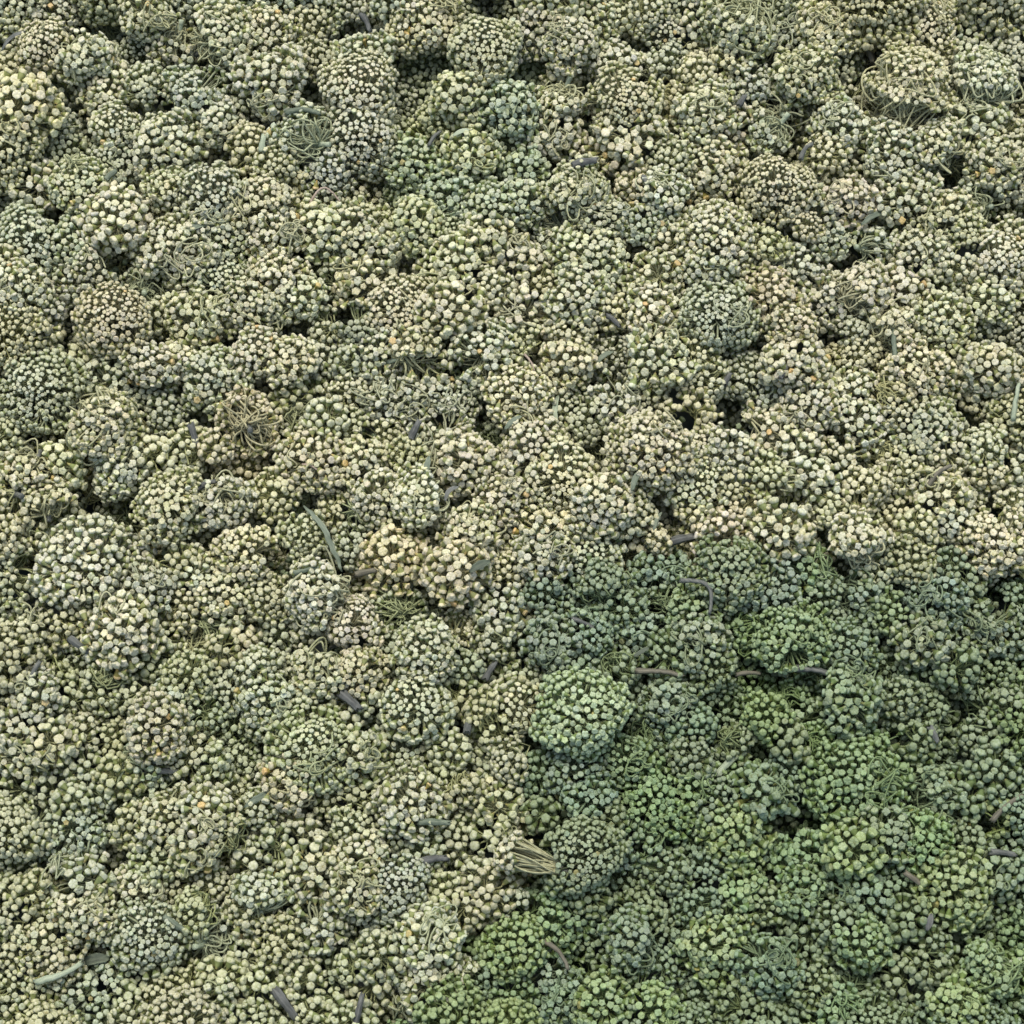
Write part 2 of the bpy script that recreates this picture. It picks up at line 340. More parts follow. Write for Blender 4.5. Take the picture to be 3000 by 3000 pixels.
# around the frame the heap goes on
for i in range(230):
    h = Head()
    side = i % 4
    b_ = (30, 150, 300, 430)[(i // 4) % 4] + rng.uniform(-30, 30)
    a = -450 + 3900 * ((i // 16) + rng.uniform(0, 1)) / 15.0
    h.px, h.py = [(a, -b_), (a, 3000 + b_), (-b_, a), (3000 + b_, a)][side]
    h.rp = rng.uniform(90, 130)
    h.tone = random.choice('ccgbyw') if not (h.px > 1500 and h.py > 1600) else random.choice('GGDYb')
    h.typ = random.choice('dddlt'); h.single = False
    heads.append(h)

for h in heads:
    base = rng.uniform(-0.006, 0.003)
    base += {'w': .004, 'y': .002, 'o': .003, 'c': .002, 'Y': .002}.get(h.tone, -0.002)
    base += (h.rp - 75) * 0.00005
    if not h.single: base -= 0.003
    base -= getattr(h, 'low', 0)
    if h.tone == 'L': base = 0.007
    if h.tone == 'y' and h.typ == 'l' and h.rp > 100: base = 0.008; h.bright = 1
    if h.typ == 't' and h.rp > 95: base += 0.002
    if h.typ == 's' and h.single: base += 0.001
    if abs(h.px - (1000 + 1090 / 1.932)) < 2 and abs(h.py - (2000 + 1000 / 1.932)) < 2: base = 0.010
    h.z = base
    p, s = at(h.px, h.py, h.z)
    h.R = h.rp * s * 1.12
    h.c = np.array(p) 
    h.c[2] -= 0.25 * h.R
    h.rb = BUD_R[h.typ] * rng.uniform(0.92, 1.1)
    t = np.array(TONE[h.tone])
    green = (h.px > 1560 and h.py > 1640 + 0.02 * (h.px - 1560)) or (h.py > 2560 and h.px > 1560 - (h.py - 2560) * 0.7)  # lower-right region whose shade is put into the head colours
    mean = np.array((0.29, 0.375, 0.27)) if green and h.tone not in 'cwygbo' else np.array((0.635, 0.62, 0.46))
    if h.tone != 'L': t = t * 0.60 + mean * 0.40
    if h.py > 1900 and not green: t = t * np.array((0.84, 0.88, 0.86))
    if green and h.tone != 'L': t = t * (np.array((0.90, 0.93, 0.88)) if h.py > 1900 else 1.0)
    if ((h.px - 1380) / 230) ** 2 + ((h.py - 430) / 330) ** 2 < 1: t = t * np.array((0.90, 0.96, 0.88))
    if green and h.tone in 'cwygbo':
        t = t * np.array((0.55, 0.70, 0.54))  # pale heads of that region darkened and greened, shade painted in
    h.green = green
    if hasattr(h, 'bright'): t = np.array((0.70, 0.68, 0.46)); h.rb = 0.0017
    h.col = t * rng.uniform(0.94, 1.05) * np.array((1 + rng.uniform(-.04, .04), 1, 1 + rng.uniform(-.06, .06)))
    az = rng.uniform(0, 2 * math.pi)
    if h.typ in 'dlt': pol = math.radians(rng.uniform(3, 32))
    elif h.typ == 's': pol = math.radians(rng.uniform(55, 82))
    else: pol = math.radians(rng.uniform(112, 150))
    h.n = np.array((math.sin(pol) * math.cos(az), math.sin(pol) * math.sin(az), math.cos(pol)))
    if abs(h.px - (1000 + 1090 / 1.932)) < 2 and abs(h.py - (2000 + 1000 / 1.932)) < 2:
        h.n = np.array((-0.93, 0.30, 0.05)); h.n /= np.linalg.norm(h.n); h.fan = True; h.typ = 's'; h.R *= 0.98; h.col = np.array((.58, .56, .40))

GW = []
for (gx_, gy_, grx, gry) in GAPS:
    p, s = at(gx_ * 1.553, gy_ * 1.553, 0.004)
    GW.append((p.x, p.y, grx * 1.553 * s * .95, gry * 1.553 * s * 1.35))
HC = np.array([h.c for h in heads]); HR = np.array([h.R for h in heads])

def frame_of(n):
    a = np.array((0.0, 0, 1)) if abs(n[2]) < 0.9 else np.array((1.0, 0, 0))
    x = np.cross(a, n); x /= np.linalg.norm(x)
    return x, np.cross(n, x), n

# ---- lay the buds of every head
for hi, h in enumerate(heads):
    X, Y, N = frame_of(h.n)
    ntry = int(520 * (h.R / 0.010) ** 2 * (0.00128 / h.rb) ** 2)
    ntry = min(ntry, 1500)
    if h.typ in 'dlt': c0, c1 = 1.0, math.cos(math.radians(118))
    elif hasattr(h, 'fan'): c0, c1 = 1.0, math.cos(math.radians(46))
    elif h.typ == 's': c0, c1 = 1.0, math.cos(math.radians(98))
    else: c0, c1 = math.cos(math.radians(15)), math.cos(math.radians(112))
    ct = rng.uniform(c1, c0, ntry)
    ph = rng.uniform(0, 2 * math.pi, ntry)
    st = np.sqrt(1 - ct ** 2)
    D = (st * np.cos(ph))[:, None] * X + (st * np.sin(ph))[:, None] * Y + ct[:, None] * N
    # lumpy outline of the umbel, two random waves
    w1 = rng.normal(size=3); w2 = rng.normal(size=3)
    lump = 1 + 0.14 * np.sin(2.6 * D @ w1 + 1) + 0.11 * np.sin(4.5 * D @ w2)
    rad = h.R * lump * (rng.uniform(0.80, 1.05, ntry) if h.typ != 't' else rng.uniform(0.88, 1.04, ntry))
    P = D * rad[:, None]
    P[:, 2] *= 0.75
    size = h.rb * rng.uniform(0.74, 1.14, ntry)
    if h.typ == 't':
        size *= 0.70 + 0.5 * np.clip((1 - ct) / 1.0, 0, 1)
    Pw = P + h.c
    ok = np.ones(ntry, bool)
    # nothing grows inside a neighbouring head, and nobody sees the underside
    d2 = np.linalg.norm(HC - h.c, axis=1)
    for j in np.nonzero((d2 < HR + h.R + 0.004) & (np.arange(len(heads)) != hi))[0]:
        dd = Pw - HC[j]; dd[:, 2] /= 0.75
        ok &= np.linalg.norm(dd, axis=1) > HR[j] * 0.80
    for (gx_, gy_, grx, gry) in GW:
        ok &= (((Pw[:, 0] - gx_) / grx) ** 2 + ((Pw[:, 1] - gy_) / gry) ** 2 > rng.uniform(.6, 1.3, ntry)) | (Pw[:, 2] < -0.010)
    if h.typ in 'dlt': ok &= D[:, 2] > -0.25
    else: ok &= D[:, 2] > -0.55
    idx = np.nonzero(ok)[0]
    acc = []
    accP = np.zeros((len(idx), 3)); accS = np.zeros(len(idx)); m = 0
    for i in idx:
        if m:
            q = accP[:m] - P[i]
            if np.any((q * q).sum(1) < (0.87 * (accS[:m] + size[i])) ** 2): continue
        accP[m] = P[i]; accS[m] = size[i]; m += 1; acc.append(i)
    h.P = P[acc]; h.D = D[acc]; h.S = size[acc]; h.ct = ct[acc]

# ---- drop buds of one head that run into buds of a higher one
cell = 0.003
grid = {}
for hi in sorted(range(len(heads)), key=lambda i: -heads[i].c[2]):
    h = heads[hi]
    keep = []
    for k in range(len(h.P)):
        q = h.P[k] + h.c
        g = (int(q[0] // cell), int(q[1] // cell), int(q[2] // cell))
        bad = False
        for dx in (-1, 0, 1):
            for dy in (-1, 0, 1):
                for dz in (-1, 0, 1):
                    for (x, y, z, s, o) in grid.get((g[0] + dx, g[1] + dy, g[2] + dz), ()):
                        if o != hi and (x - q[0]) ** 2 + (y - q[1]) ** 2 + (z - q[2]) ** 2 < (0.75 * (s + h.S[k])) ** 2:
                            bad = True; break
                    if bad: break
                if bad: break
            if bad: break
        if not bad:
            keep.append(k)
            grid.setdefault(g, []).append((q[0], q[1], q[2], h.S[k], hi))
    h.P = h.P[keep]; h.D = h.D[keep]; h.S = h.S[keep]; h.ct = h.ct[keep]

# ---------------------------------------------------------------- bud meshes (unit radius, outward axis +Z)
def bud_shape(A, rows, notch, penta, dimple, tall, seed, sides=5):
    r_ = np.random.default_rng(seed)
    V, part, seam = [], [], []
    for (z, r, p, kn) in rows:
        for a in range(A):
            th = 2 * math.pi * a / A
            f = math.cos(5 * th)            # +1 petal middle, -1 between petals
            near = max(0.0, -f) ** 2.0
            sec = 2 * math.pi / sides
            poly = math.cos(sec / 2) / math.cos((th + sec / 2) % sec - sec / 2)     # 1 at the corners
            corner = 1 + penta * (poly - 0.9) * kn - notch * near * kn
            rr = r * corner
            V.append((rr * math.cos(th), rr * math.sin(th), z * tall + (0.05 * f * kn if z > 0.5 else 0)))
            part.append(p); seam.append(near * kn)
    V.append((0, 0, (rows[-1][0] - dimple) * tall)); part.append(0.0); seam.append(0.9)
    V = np.array(V); V[:, :2] *= 1 + r_.uniform(-.06, .06, 2)
    V[:-1] += r_.uniform(-.025, .025, (len(V) - 1, 3))
    F = []
    n = len(rows)
    for i in range(n - 1):
        for a in range(A):
            b = (a + 1) % A
            F.append((i * A + a, i * A + b, (i + 1) * A + b, (i + 1) * A + a))
    top = (n - 1) * A; cidx = n * A
    for a in range(0, A):
        F.append((top + a, top + (a + 1) % A, cidx, cidx))
    tri = [(x[0], x[1], x[2]) for x in F] + [(x[0], x[2], x[3]) for x in F if x[2] != x[3]]
    return V, np.array(tri), np.array(part), np.array(seam)

ROWS = [(-1.9, .16, 1.0, 0), (-1.45, .30, .95, 0), (-1.05, .48, .8, .1), (-0.65, .70, .6, .3), (-0.30, .84, .50, .5), (-0.05, .88, .45, .8),
        (0.02, 1.00, .20, .9), (0.34, 1.05, .05, 1), (0.60, 1.03, 0, 1), (0.66, .92, 0, 1), (0.67, .50, 0, .6), (0.66, .20, 0, .4)]
ROWL = [(-1.5, .25, 1.0, 0), (-0.8, .62, .65, .2), (-0.1, .88, .45, .6), (0.05, 1.0, .1, .9), (0.55, .98, 0, 1), (0.68, .55, 0, .7)]
VAR = [dict(notch=.0, penta=1.5, dimple=.05, tall=1.0), dict(notch=.04, penta=1.0, dimple=-.04, tall=1.15),
       dict(notch=.06, penta=1.4, dimple=.08, tall=1.3), dict(notch=.16, penta=1.3, dimple=.12, tall=.9),
       dict(notch=.0, penta=2.0, dimple=.22, tall=.9), dict(notch=.0, penta=1.15, dimple=.0, tall=1.25, sides=4)]
bud_me, bud_low = [], []
for i, v in enumerate(VAR):
    V, F, p, s = bud_shape(20, ROWS, seed=i, **v)
    bud_me.append(mesh_from('bud', V, F, M_bud, attrs={'part': ('FLOAT', p), 'seam': ('FLOAT', s)}))
    bud_low.append(bud_shape(10, ROWL, seed=40 + i, **v))

def quat_for(d, tiltj):
    d = Vector(d) + Vector(rng.normal(size=3)) * tiltj
    d.normalize()
    q = d.to_track_quat('Z', 'Y')
    return q @ Quaternion((0, 0, 1), rng.uniform(0, 6.283))

def merged_buds(P, D, Sz, tilt, cols=None):
    """many buds as one mesh; returns arrays"""
    Vs, Fs, Ps, Ss, Cs = [], [], [], [], []
    off = 0
    for k in range(len(P)):
        V, F, p, s = bud_low[rng.integers(len(bud_low))]
        R = np.array(quat_for(D[k], tilt).to_matrix())
        Vs.append((V * Sz[k]) @ R.T + P[k]); Fs.append(F + off); off += len(V); Ps.append(p); Ss.append(s)
        if cols is not None: Cs.append(np.tile(np.append(cols[k], 1.0), (len(V), 1)))
    return np.concatenate(Vs), np.concatenate(Fs), np.concatenate(Ps), np.concatenate(Ss), (np.concatenate(Cs) if cols is not None else None)

def tubes(curves, radii, sides):
    """curves (n, k, 3); radii (n, k) -> one mesh of n tubes"""
    n, k, _ = curves.shape
    T = np.gradient(curves, axis=1)
    T /= np.linalg.norm(T, axis=2, keepdims=True) + 1e-12
    ref = np.where(np.abs(T[:, :1, 2:3]) < 0.8, np.array((0, 0, 1.0)), np.array((1.0, 0, 0)))
    ref = np.broadcast_to(ref, T.shape)
    A = np.cross(ref, T); A /= np.linalg.norm(A, axis=2, keepdims=True) + 1e-12
    B = np.cross(T, A)
    ang = np.arange(sides) * 2 * math.pi / sides
    V = (curves[:, :, None, :] + radii[:, :, None, None] * (np.cos(ang)[None, None, :, None] * A[:, :, None, :] + np.sin(ang)[None, None, :, None] * B[:, :, None, :]))
    V = V.reshape(-1, 3)
    base = np.arange(n)[:, None, None] * k * sides + np.arange(k - 1)[None, :, None] * sides
    a = np.arange(sides)[None, None, :]; b = (a + 1) % sides
    F = np.stack([base + a, base + b, base + sides + b, base + sides + a], axis=-1).reshape(-1, 4)
    return V, F

def pedicel_curves(h, k):
    """curved stalklets from the centre of the umbel to each bud"""
    n = len(h.P)
    end = h.P - h.D * (h.S * 1.45)[:, None]
    seen = h.typ in 'sp'
    org = -h.n * h.R * (0.9 if hasattr(h, 'fan') else 0.42 if seen else 0.15)
    L = np.linalg.norm(end - org, axis=1)[:, None]
    wob = rng.normal(size=(n, 3)) * (0.22 if seen else 0.08)
    wob2 = rng.normal(size=(n, 3)) * (0.14 if seen else 0.05)
    if getattr(h, 'fan', False): wob *= .12; wob2 *= .12
    start = org + rng.normal(size=(n, 3)) * 0.0008
    t = np.linspace(0, 1, k)[None, :, None]
    bul = -h.n[None, :] * 0.10 * L if seen else 0
    mid = (wob * L)
    curl = 0
    if seen and not hasattr(h, 'fan'):
        a1 = rng.normal(size=(n, 3)); a2 = rng.normal(size=(n, 3))
        a1 /= np.linalg.norm(a1, axis=1, keepdims=True); a2 /= np.linalg.norm(a2, axis=1, keepdims=True)
        w_ = rng.uniform(3.5, 7.5, (n, 1, 1)); amp = L[:, :, None] * rng.uniform(.06, .17, (n, 1, 1)) * np.sin(math.pi * t) 
        curl = amp * (np.cos(w_ * t) * a1[:, None] + np.sin(w_ * t) * a2[:, None])
    return curl + start[:, None, :] * (1 - t) + end[:, None, :] * t + np.sin(math.pi * t) * (mid + bul)[:, None, :] + np.sin(2 * math.pi * t) * (wob2 * L)[:, None, :]

# ---------------------------------------------------------------- ground under the heap
gm = bpy.data.materials.new('dark ground cloth')
t, n_, b = nodes_of(gm)
nz = noise(t, 120.0, 5)
t.links.new(ramp(t, nz.outputs['Fac'], [(0.3, (0.07, 0.09, 0.08, 1)), (0.7, (0.13, 0.16, 0.14, 1))]), b.inputs['Base Color'])
b.inputs['Roughness'].default_value = 0.9
N = 90
xs = np.sign(np.linspace(-1, 1, N)) * np.abs(np.linspace(-1, 1, N)) ** 2 * 6
gx, gy = np.meshgrid(xs, xs)
gz = -0.034 + 0.002 * np.sin(gx * 40) * np.cos(gy * 33)
GV = np.stack([gx, gy, gz], -1).reshape(-1, 3)
ii = (np.arange(N - 1)[:, None] * N + np.arange(N - 1)[None, :]).ravel()
GF = np.stack([ii, ii + 1, ii + N + 1, ii + N], -1)
g = link(bpy.data.objects.new('ground', mesh_from('ground', GV, GF, gm)))
g['kind'] = 'structure'

# ---------------------------------------------------------------- stray stalks and leaf scraps lying on the heap
# x, y (units of 1932 px across the photograph), length, direction in degrees, width, colour, bend, kind, label
FRAGS = [
 (25, 75, 62, 42, 9, 'grey', .1, 'leaf', 'grey green narrow leaf blade at the upper left corner'),
 (690, 42, 42, -65, 12, 'purple', .05, 'stalk', 'short dark bluish stalk stub near the top edge, left of centre'),
 (572, 211, 66, -4, 11, 'green', .18, 'stalk', 'arched green stalk piece below the top left heads'),
 (1104, 307, 46, 14, 17, 'purple', .05, 'stalk', 'thick bluish grey stalk stub right of the upper centre'),
 (1520, 285, 44, 55, 10, 'grey', .25, 'stalk', 'curved grey stalk above the tight yellow ball head'),
 (1219, 345, 32, -70, 10, 'grey', .0, 'stalk', 'small grey stub standing under the thick bluish stub'),
 (612, 372, 62, 8, 7, 'pink', .55, 'twig', 'hooked pinkish tan twig arching over the upper left heads'),
 (1648, 411, 60, 30, 13, 'green', .1, 'leaf', 'folded green leaf right of the tight yellow ball head'),
 (1632, 92, 62, -62, 16, 'brown', .12, 'stalk', 'dry brown stalk lying in the dark hollow at the upper right'),
 (365, 820, 42, -72, 15, 'purple', .0, 'stalk', 'dark split stalk stub standing up at the left'),
 (783, 812, 40, 65, 15, 'purple', .0, 'stalk', 'dark purple stub with an ochre foot, left of centre'),
 (388, 915, 40, 28, 11, 'purple', .1, 'stalk', 'slanting purplish stub under the dark split stub'),
 (968, 797, 42, 40, 13, 'green', .05, 'leaf', 'grey green pointed leaf scrap at the centre'),
 (1050, 770, 60, 85, 12, 'pale', .1, 'leaf', 'yellowish upright leaf sliver right of the centre'),
 (1140, 674, 42, 38, 12, 'green', .1, 'leaf', 'dull green scrap beside a dark gap above the centre'),
 (1158, 605, 32, -45, 11, 'purple', .0, 'stalk', 'small purple stub above the dull green scrap'),
 (806, 880, 40, 80, 14, 'green', .0, 'leaf', 'flat green scrap standing below the ochre footed stub'),
 (1200, 906, 46, 68, 14, 'green', .05, 'leaf', 'flat grey green strip under the bright warm head'),
 (850, 930, 40, 50, 11, 'grey', .2, 'leaf', 'forked bluish leaf scrap left of centre'),
 (1286, 1018, 46, 12, 18, 'purple', .0, 'stalk', 'broad purplish stub above the green patch'),  # green patch, lower green heads: lower-right heads with the shade in their colour
 (1770, 896, 62, 42, 11, 'brown', .2, 'stalk', 'arched brown green stalk at the right'),
 (1686, 650, 88, 88, 11, 'green', .03, 'stalk', 'upright green flower stalk with a tuft under it at the right'),
 (1916, 757, 74, 78, 10, 'pale', .1, 'stalk', 'pale green stalk at the right edge'),
 (612, 1014, 152, -60, 13, 'green', .06, 'leaf', 'long slender green leaf running down left of the centre'),
 (690, 1080, 38, 14, 13, 'brown', .0, 'stalk', 'brown grey stub at the foot of the long slender leaf'),
 (905, 1068, 46, 30, 18, 'dark', .08, 'leaf', 'dark green leaf scrap beside the ochre head'),
 (580, 1076, 52, 12, 10, 'green', .0, 'stalk', 'dull green rod left of the foot of the long slender leaf'),
 (1322, 1118, 84, -50, 9, 'grey', .4, 'stalk', 'hooked grey stem at the top of the green patch'),
 (1100, 1176, 46, -22, 9, 'purple', .0, 'stalk', 'thin purplish rod inside the green patch'),
 (1245, 1270, 90, -5, 11, 'brown', .03, 'stalk', 'long grey brown rod lying level in the green patch'),
 (1540, 1268, 84, -10, 13, 'grey', .03, 'stalk', 'long dark grey rod right of the grey brown rod'),
 (1412, 1271, 48, 4, 9, 'brown', .1, 'stalk', 'short olive stem between the two long rods'),
 (660, 1322, 50, -42, 20, 'purple', .0, 'stalk', 'thick ribbed purplish stub at the lower left'),
 (925, 1266, 38, 60, 14, 'purple', .0, 'stalk', 'dark purple stub under the grey thread tangle'),
 (884, 1368, 32, 80, 16, 'grey', .0, 'stalk', 'pale grey stub below the dark purple stub'),
 (318, 1456, 42, -3, 13, 'grey', .0, 'stalk', 'flat grey stub at the lower left beside a hollow'),
 (492, 1506, 70, 28, 15, 'green', .05, 'leaf', 'tapering grey green strip pointing at an ochre tangle'),
 (820, 1552, 60, -2, 14, 'green', .0, 'stalk', 'level grey green rod at the lower centre'),
 (808, 1626, 72, 16, 17, 'purple', .12, 'stalk', 'stout purplish flower stalk at the lower centre with ochre head'),
 (1372, 1443, 52, 44, 15, 'pale', .05, 'stalk', 'pale green stalk under a small yellow green tuft'),
 (64, 1270, 52, 72, 11, 'grey', .1, 'stalk', 'grey green upright stem at the left edge'),
 (150, 1218, 46, -35, 16, 'grey', .0, 'stalk', 'grey stub with a pale end at the left edge'),
 (330, 1744, 52, -32, 14, 'green', .0, 'stalk', 'ribbed green stub at the lower left'),
 (112, 1838, 90, 24, 13, 'pale', -.18, 'stalk', 'pale sickle shaped green pod at the lower left corner'),
 (180, 1812, 54, 10, 26, 'dark', .05, 'leaf', 'broad dark leaf scrap beside the sickle shaped pod'),
 (540, 1895, 66, -52, 20, 'purple', .05, 'stalk', 'thick purplish stalk near the bottom edge'),
 (676, 1908, 66, 78, 14, 'purple', .0, 'stalk', 'dark ribbed upright stalk at the bottom edge'),
 (1048, 1798, 78, -45, 10, 'brown', .25, 'stalk', 'arched tan stem at the lower centre'),
 (1892, 1610, 50, -6, 13, 'grey', .0, 'stalk', 'grey ribbed stub near the lower right edge'),
 (1905, 1520, 90, 35, 11, 'brown', .15, 'stalk', 'dark brown stem at the lower right edge'),
 (1762, 1386, 32, -65, 13, 'grey', .0, 'stalk', 'short grey stub upper right of the lower green heads'),
 (1620, 1250, 0, 0, 0, 'grey', 0, '', ''),
 (496, 270, 34, 85, 13, 'pale', .0, 'stalk', 'stubby pale pod among yellow heads at the upper left'),
 (368, 431, 46, 25, 18, 'green', .0, 'leaf', 'olive leaf scrap on a cream head at the left'),
 (1400, 190, 24, 60, 13, 'purple', .0, 'stalk', 'tiny dark purple chip at the upper right'),
 (1240, 985, 44, 70, 10, 'green', .1, 'leaf', 'narrow green leaf sliver left of the broad purplish stub'),
 (210, 330, 28, 50, 12, 'green', .0, 'stalk', 'small green stub at the upper left among yellow buds'),
 (585, 880, 30, -20, 8, 'pink', .1, 'twig', 'small tan twig above the long slender leaf'),
 (1000, 684, 40, -62, 6, 'pink', .05, 'twig', 'thin tan straw beside the dark gaps above centre'),
 (820, 260, 40, 55, 8, 'grey', .1, 'stalk', 'thin grey stem among sage heads at the upper middle'),
 (870, 250, 34, 25, 12, 'pale', .0, 'leaf', 'light green leaf scrap at the upper middle'),
 (1210, 1230, 34, 30, 10, 'dark', .0, 'leaf', 'dark chip in the green patch above the long rod'),
 (1725, 1660, 44, -38, 12, 'brown', .0, 'stalk', 'brown stub at the lower right between green heads'),
 (1753, 1740, 34, 70, 15, 'purple', .0, 'leaf', 'dark pointed purple scrap at the lower right'),
 (1640, 1965, 34, 0, 20, 'purple', .0, 'stalk', ''),
 (1480, 700, 34, 60, 10, 'purple', .0, 'stalk', 'tiny purplish stub at the right among green buds'),
 (1372, 715, 26, 60, 12, 'purple', .0, 'stalk', 'small dark stub right of the centre'),
 (1560, 1270, 0, 0, 0, 'grey', 0, '', ''),
]
def surface_z(x, y, spread=0.004):
    best = -0.02
    for dx, dy in ((0, 0), (spread, 0), (-spread, 0), (0, spread), (0, -spread)):
        d2 = (HC[:, 0] - x - dx) ** 2 + (HC[:, 1] - y - dy) ** 2
        m = d2 < HR ** 2
        if m.any():
            best = max(best, float((HC[m, 2] + 0.75 * np.sqrt(HR[m] ** 2 - d2[m])).max()))
    return best

frag_xy = []
for (fx, fy, ln, ang, wd, col, bend, kind, label) in FRAGS:
    if ln == 0 or not label: continue
    X3, Y3 = fx * 3000 / 1932, fy * 3000 / 1932
    p, s = at(X3, Y3, 0.006)
    z = surface_z(p.x, p.y) - 0.0008
    p, s = at(X3, Y3, z)
    L = ln * 3000 / 1932 * s; W = wd * 3000 / 1932 * s * 0.42
    K, A = 15, 12
    tt = np.linspace(0, 1, K)
    bend = bend * (.45 if kind == 'stalk' and abs(bend) < .35 else .9)
    ctr = np.stack([(tt - .5) * L, bend * L * np.sin(math.pi * tt) - bend * L * .5, 0.10 * L * np.sin(math.pi * tt) * (1 if abs(bend) < .2 else 1.5) - 0.02 * L], -1)
    ctr[:, 1:] += rng.normal(size=(K, 2)) * L * 0.006
    rr = np.random.default_rng(int(fx * 7 + fy))
    V = []
    tan = np.gradient(ctr, axis=0); tan /= np.linalg.norm(tan, axis=1, keepdims=True)
    for i in range(K):
        u = tt[i]
        if kind == 'leaf':
            wi = W * (math.sin(math.pi * min(max(u * .94 + .03, 0), 1)) ** 0.55) ; th = max(W * 0.16, 0.00022)
        elif kind == 'twig':
            wi = W * (1 - .5 * u); th = wi
        else:
            wi = W * (1.12 - .35 * u) * (1 + .08 * math.sin(9 * u + fx)); th = wi * .8
        side = np.array((-tan[i, 1], tan[i, 0], 0)); side /= np.linalg.norm(side)
        up = np.cross(tan[i], side)
        for a in range(A):
            t_ = 2 * math.pi * a / A
            rib = 1 + (.17 * (1 if a % 2 else -1) if kind == 'stalk' else 0)
            jag = 0
            if i in (0, K - 1) and kind == 'stalk': jag = rr.uniform(-.9, .9) * W
            zz = math.sin(t_) * th * rib
            if kind == 'leaf': zz += 0.35 * wi * abs(math.cos(t_)) ** 1.5
            V.append(ctr[i] + side * math.cos(t_) * wi * rib + up * zz + tan[i] * jag)
    V = list(V)
    V.append(ctr[0] + tan[0] * W * .15); V.append(ctr[-1] - tan[-1] * W * .15)
    F = []
    for i in range(K - 1):
        for a in range(A):
            b2 = (a + 1) % A
            F += [(i * A + a, i * A + b2, (i + 1) * A + b2), (i * A + a, (i + 1) * A + b2, (i + 1) * A + a)]
    for a in range(A):
        b2 = (a + 1) % A
        F += [(K * A, b2, a), (K * A + 1, (K - 1) * A + a, (K - 1) * A + b2)]
    name = {'leaf': 'leaf_scrap', 'stalk': 'stalk_piece', 'twig': 'twig'}[kind]
    o = link(bpy.data.objects.new(name, mesh_from(name, np.array(V), np.array(F), M_frag[col])))
    o.location = p
    o.rotation_euler = (rng.uniform(-.2, .2), rng.uniform(-.12, .12), math.radians(ang))
    o['label'] = label
    o['category'] = {'leaf': 'leaf scrap', 'stalk': 'stalk piece', 'twig': 'twig'}[kind]
    o['group'] = 'plant scraps lying on the flower heap'
    frag_xy.append((X3, Y3))

# ---------------------------------------------------------------- build the 300 heads
TONE_WORD = {'c': 'cream', 'w': 'warm cream', 'o': 'ochre tinged', 'y': 'yellowish cream', 'g': 'sage green', 'b': 'bluish green',
             'G': 'leaf green', 'D': 'shade-tinted deep-green', 'Y': 'shade-tinted yellow-green', 'L': 'light apple green'}
TYPE_WORD = {'d': 'domed', 't': 'tight fine-budded', 'l': 'loose large-budded', 's': 'sideways threaded', 'p': 'overturned threaded'}
used = set()
LAND = [(x * 1.553, y * 1.553, ' '.join(re.split(r" (?:above|below|beside|near|at|lying|standing|in|under|over|among|left|right|on|inside|running|pointing|between|with|arching|upper) ?", l)[0].split()[-4:]))
        for (x, y, ln, a_, w_, c_, b_, k_, l) in FRAGS if l]
def bearing(dx, dy):
    if abs(dx) > 2 * abs(dy): return 'right of' if dx > 0 else 'left of'
    if abs(dy) > 2 * abs(dx): return 'below' if dy > 0 else 'above'
    return ('below right of' if dx > 0 else 'below left of') if dy > 0 else ('above right of' if dx > 0 else 'above left of')
def zone(x, y):
    v = ['top edge', 'upper', 'upper middle', 'middle', 'lower middle', 'lower', 'bottom edge'][min(6, max(0, int(y / 3000 * 7)))]
    u = ['far left', 'left', 'centre left', 'centre', 'centre right', 'right', 'far right'][min(6, max(0, int(x / 3000 * 7)))]
    return v + ' ' + u
def label_for(h):
    size = 'big ' if h.rp > 95 else ('small ' if h.rp < 69 else '')
    core = f"{size}{TONE_WORD[h.tone]} {TYPE_WORD[h.typ]} head"
    near = sorted(LAND, key=lambda l: (l[0] - h.px) ** 2 + (l[1] - h.py) ** 2)[:5]
    near = [n for n in near if math.hypot(n[0] - h.px, n[1] - h.py) < 420] or near[:1]
    nb = sorted((k for k in heads if k is not h and k.single and k.tone != h.tone), key=lambda k: (k.px - h.px) ** 2 + (k.py - h.py) ** 2)[:6]
    opts = [f"{core} {bearing(h.px - n[0], h.py - n[1])} the {n[2]}, {zone(h.px, h.py)}" for n in near]
    opts += [f"{core} {bearing(h.px - k.px, h.py - k.py)} {TONE_WORD[k.tone]} {TYPE_WORD[k.typ]} one, {zone(h.px, h.py)}" for k in nb]
    for o_ in opts:
        if o_ not in used and len(o_.split()) <= 16: used.add(o_); return o_
    return opts[0]
heap = []
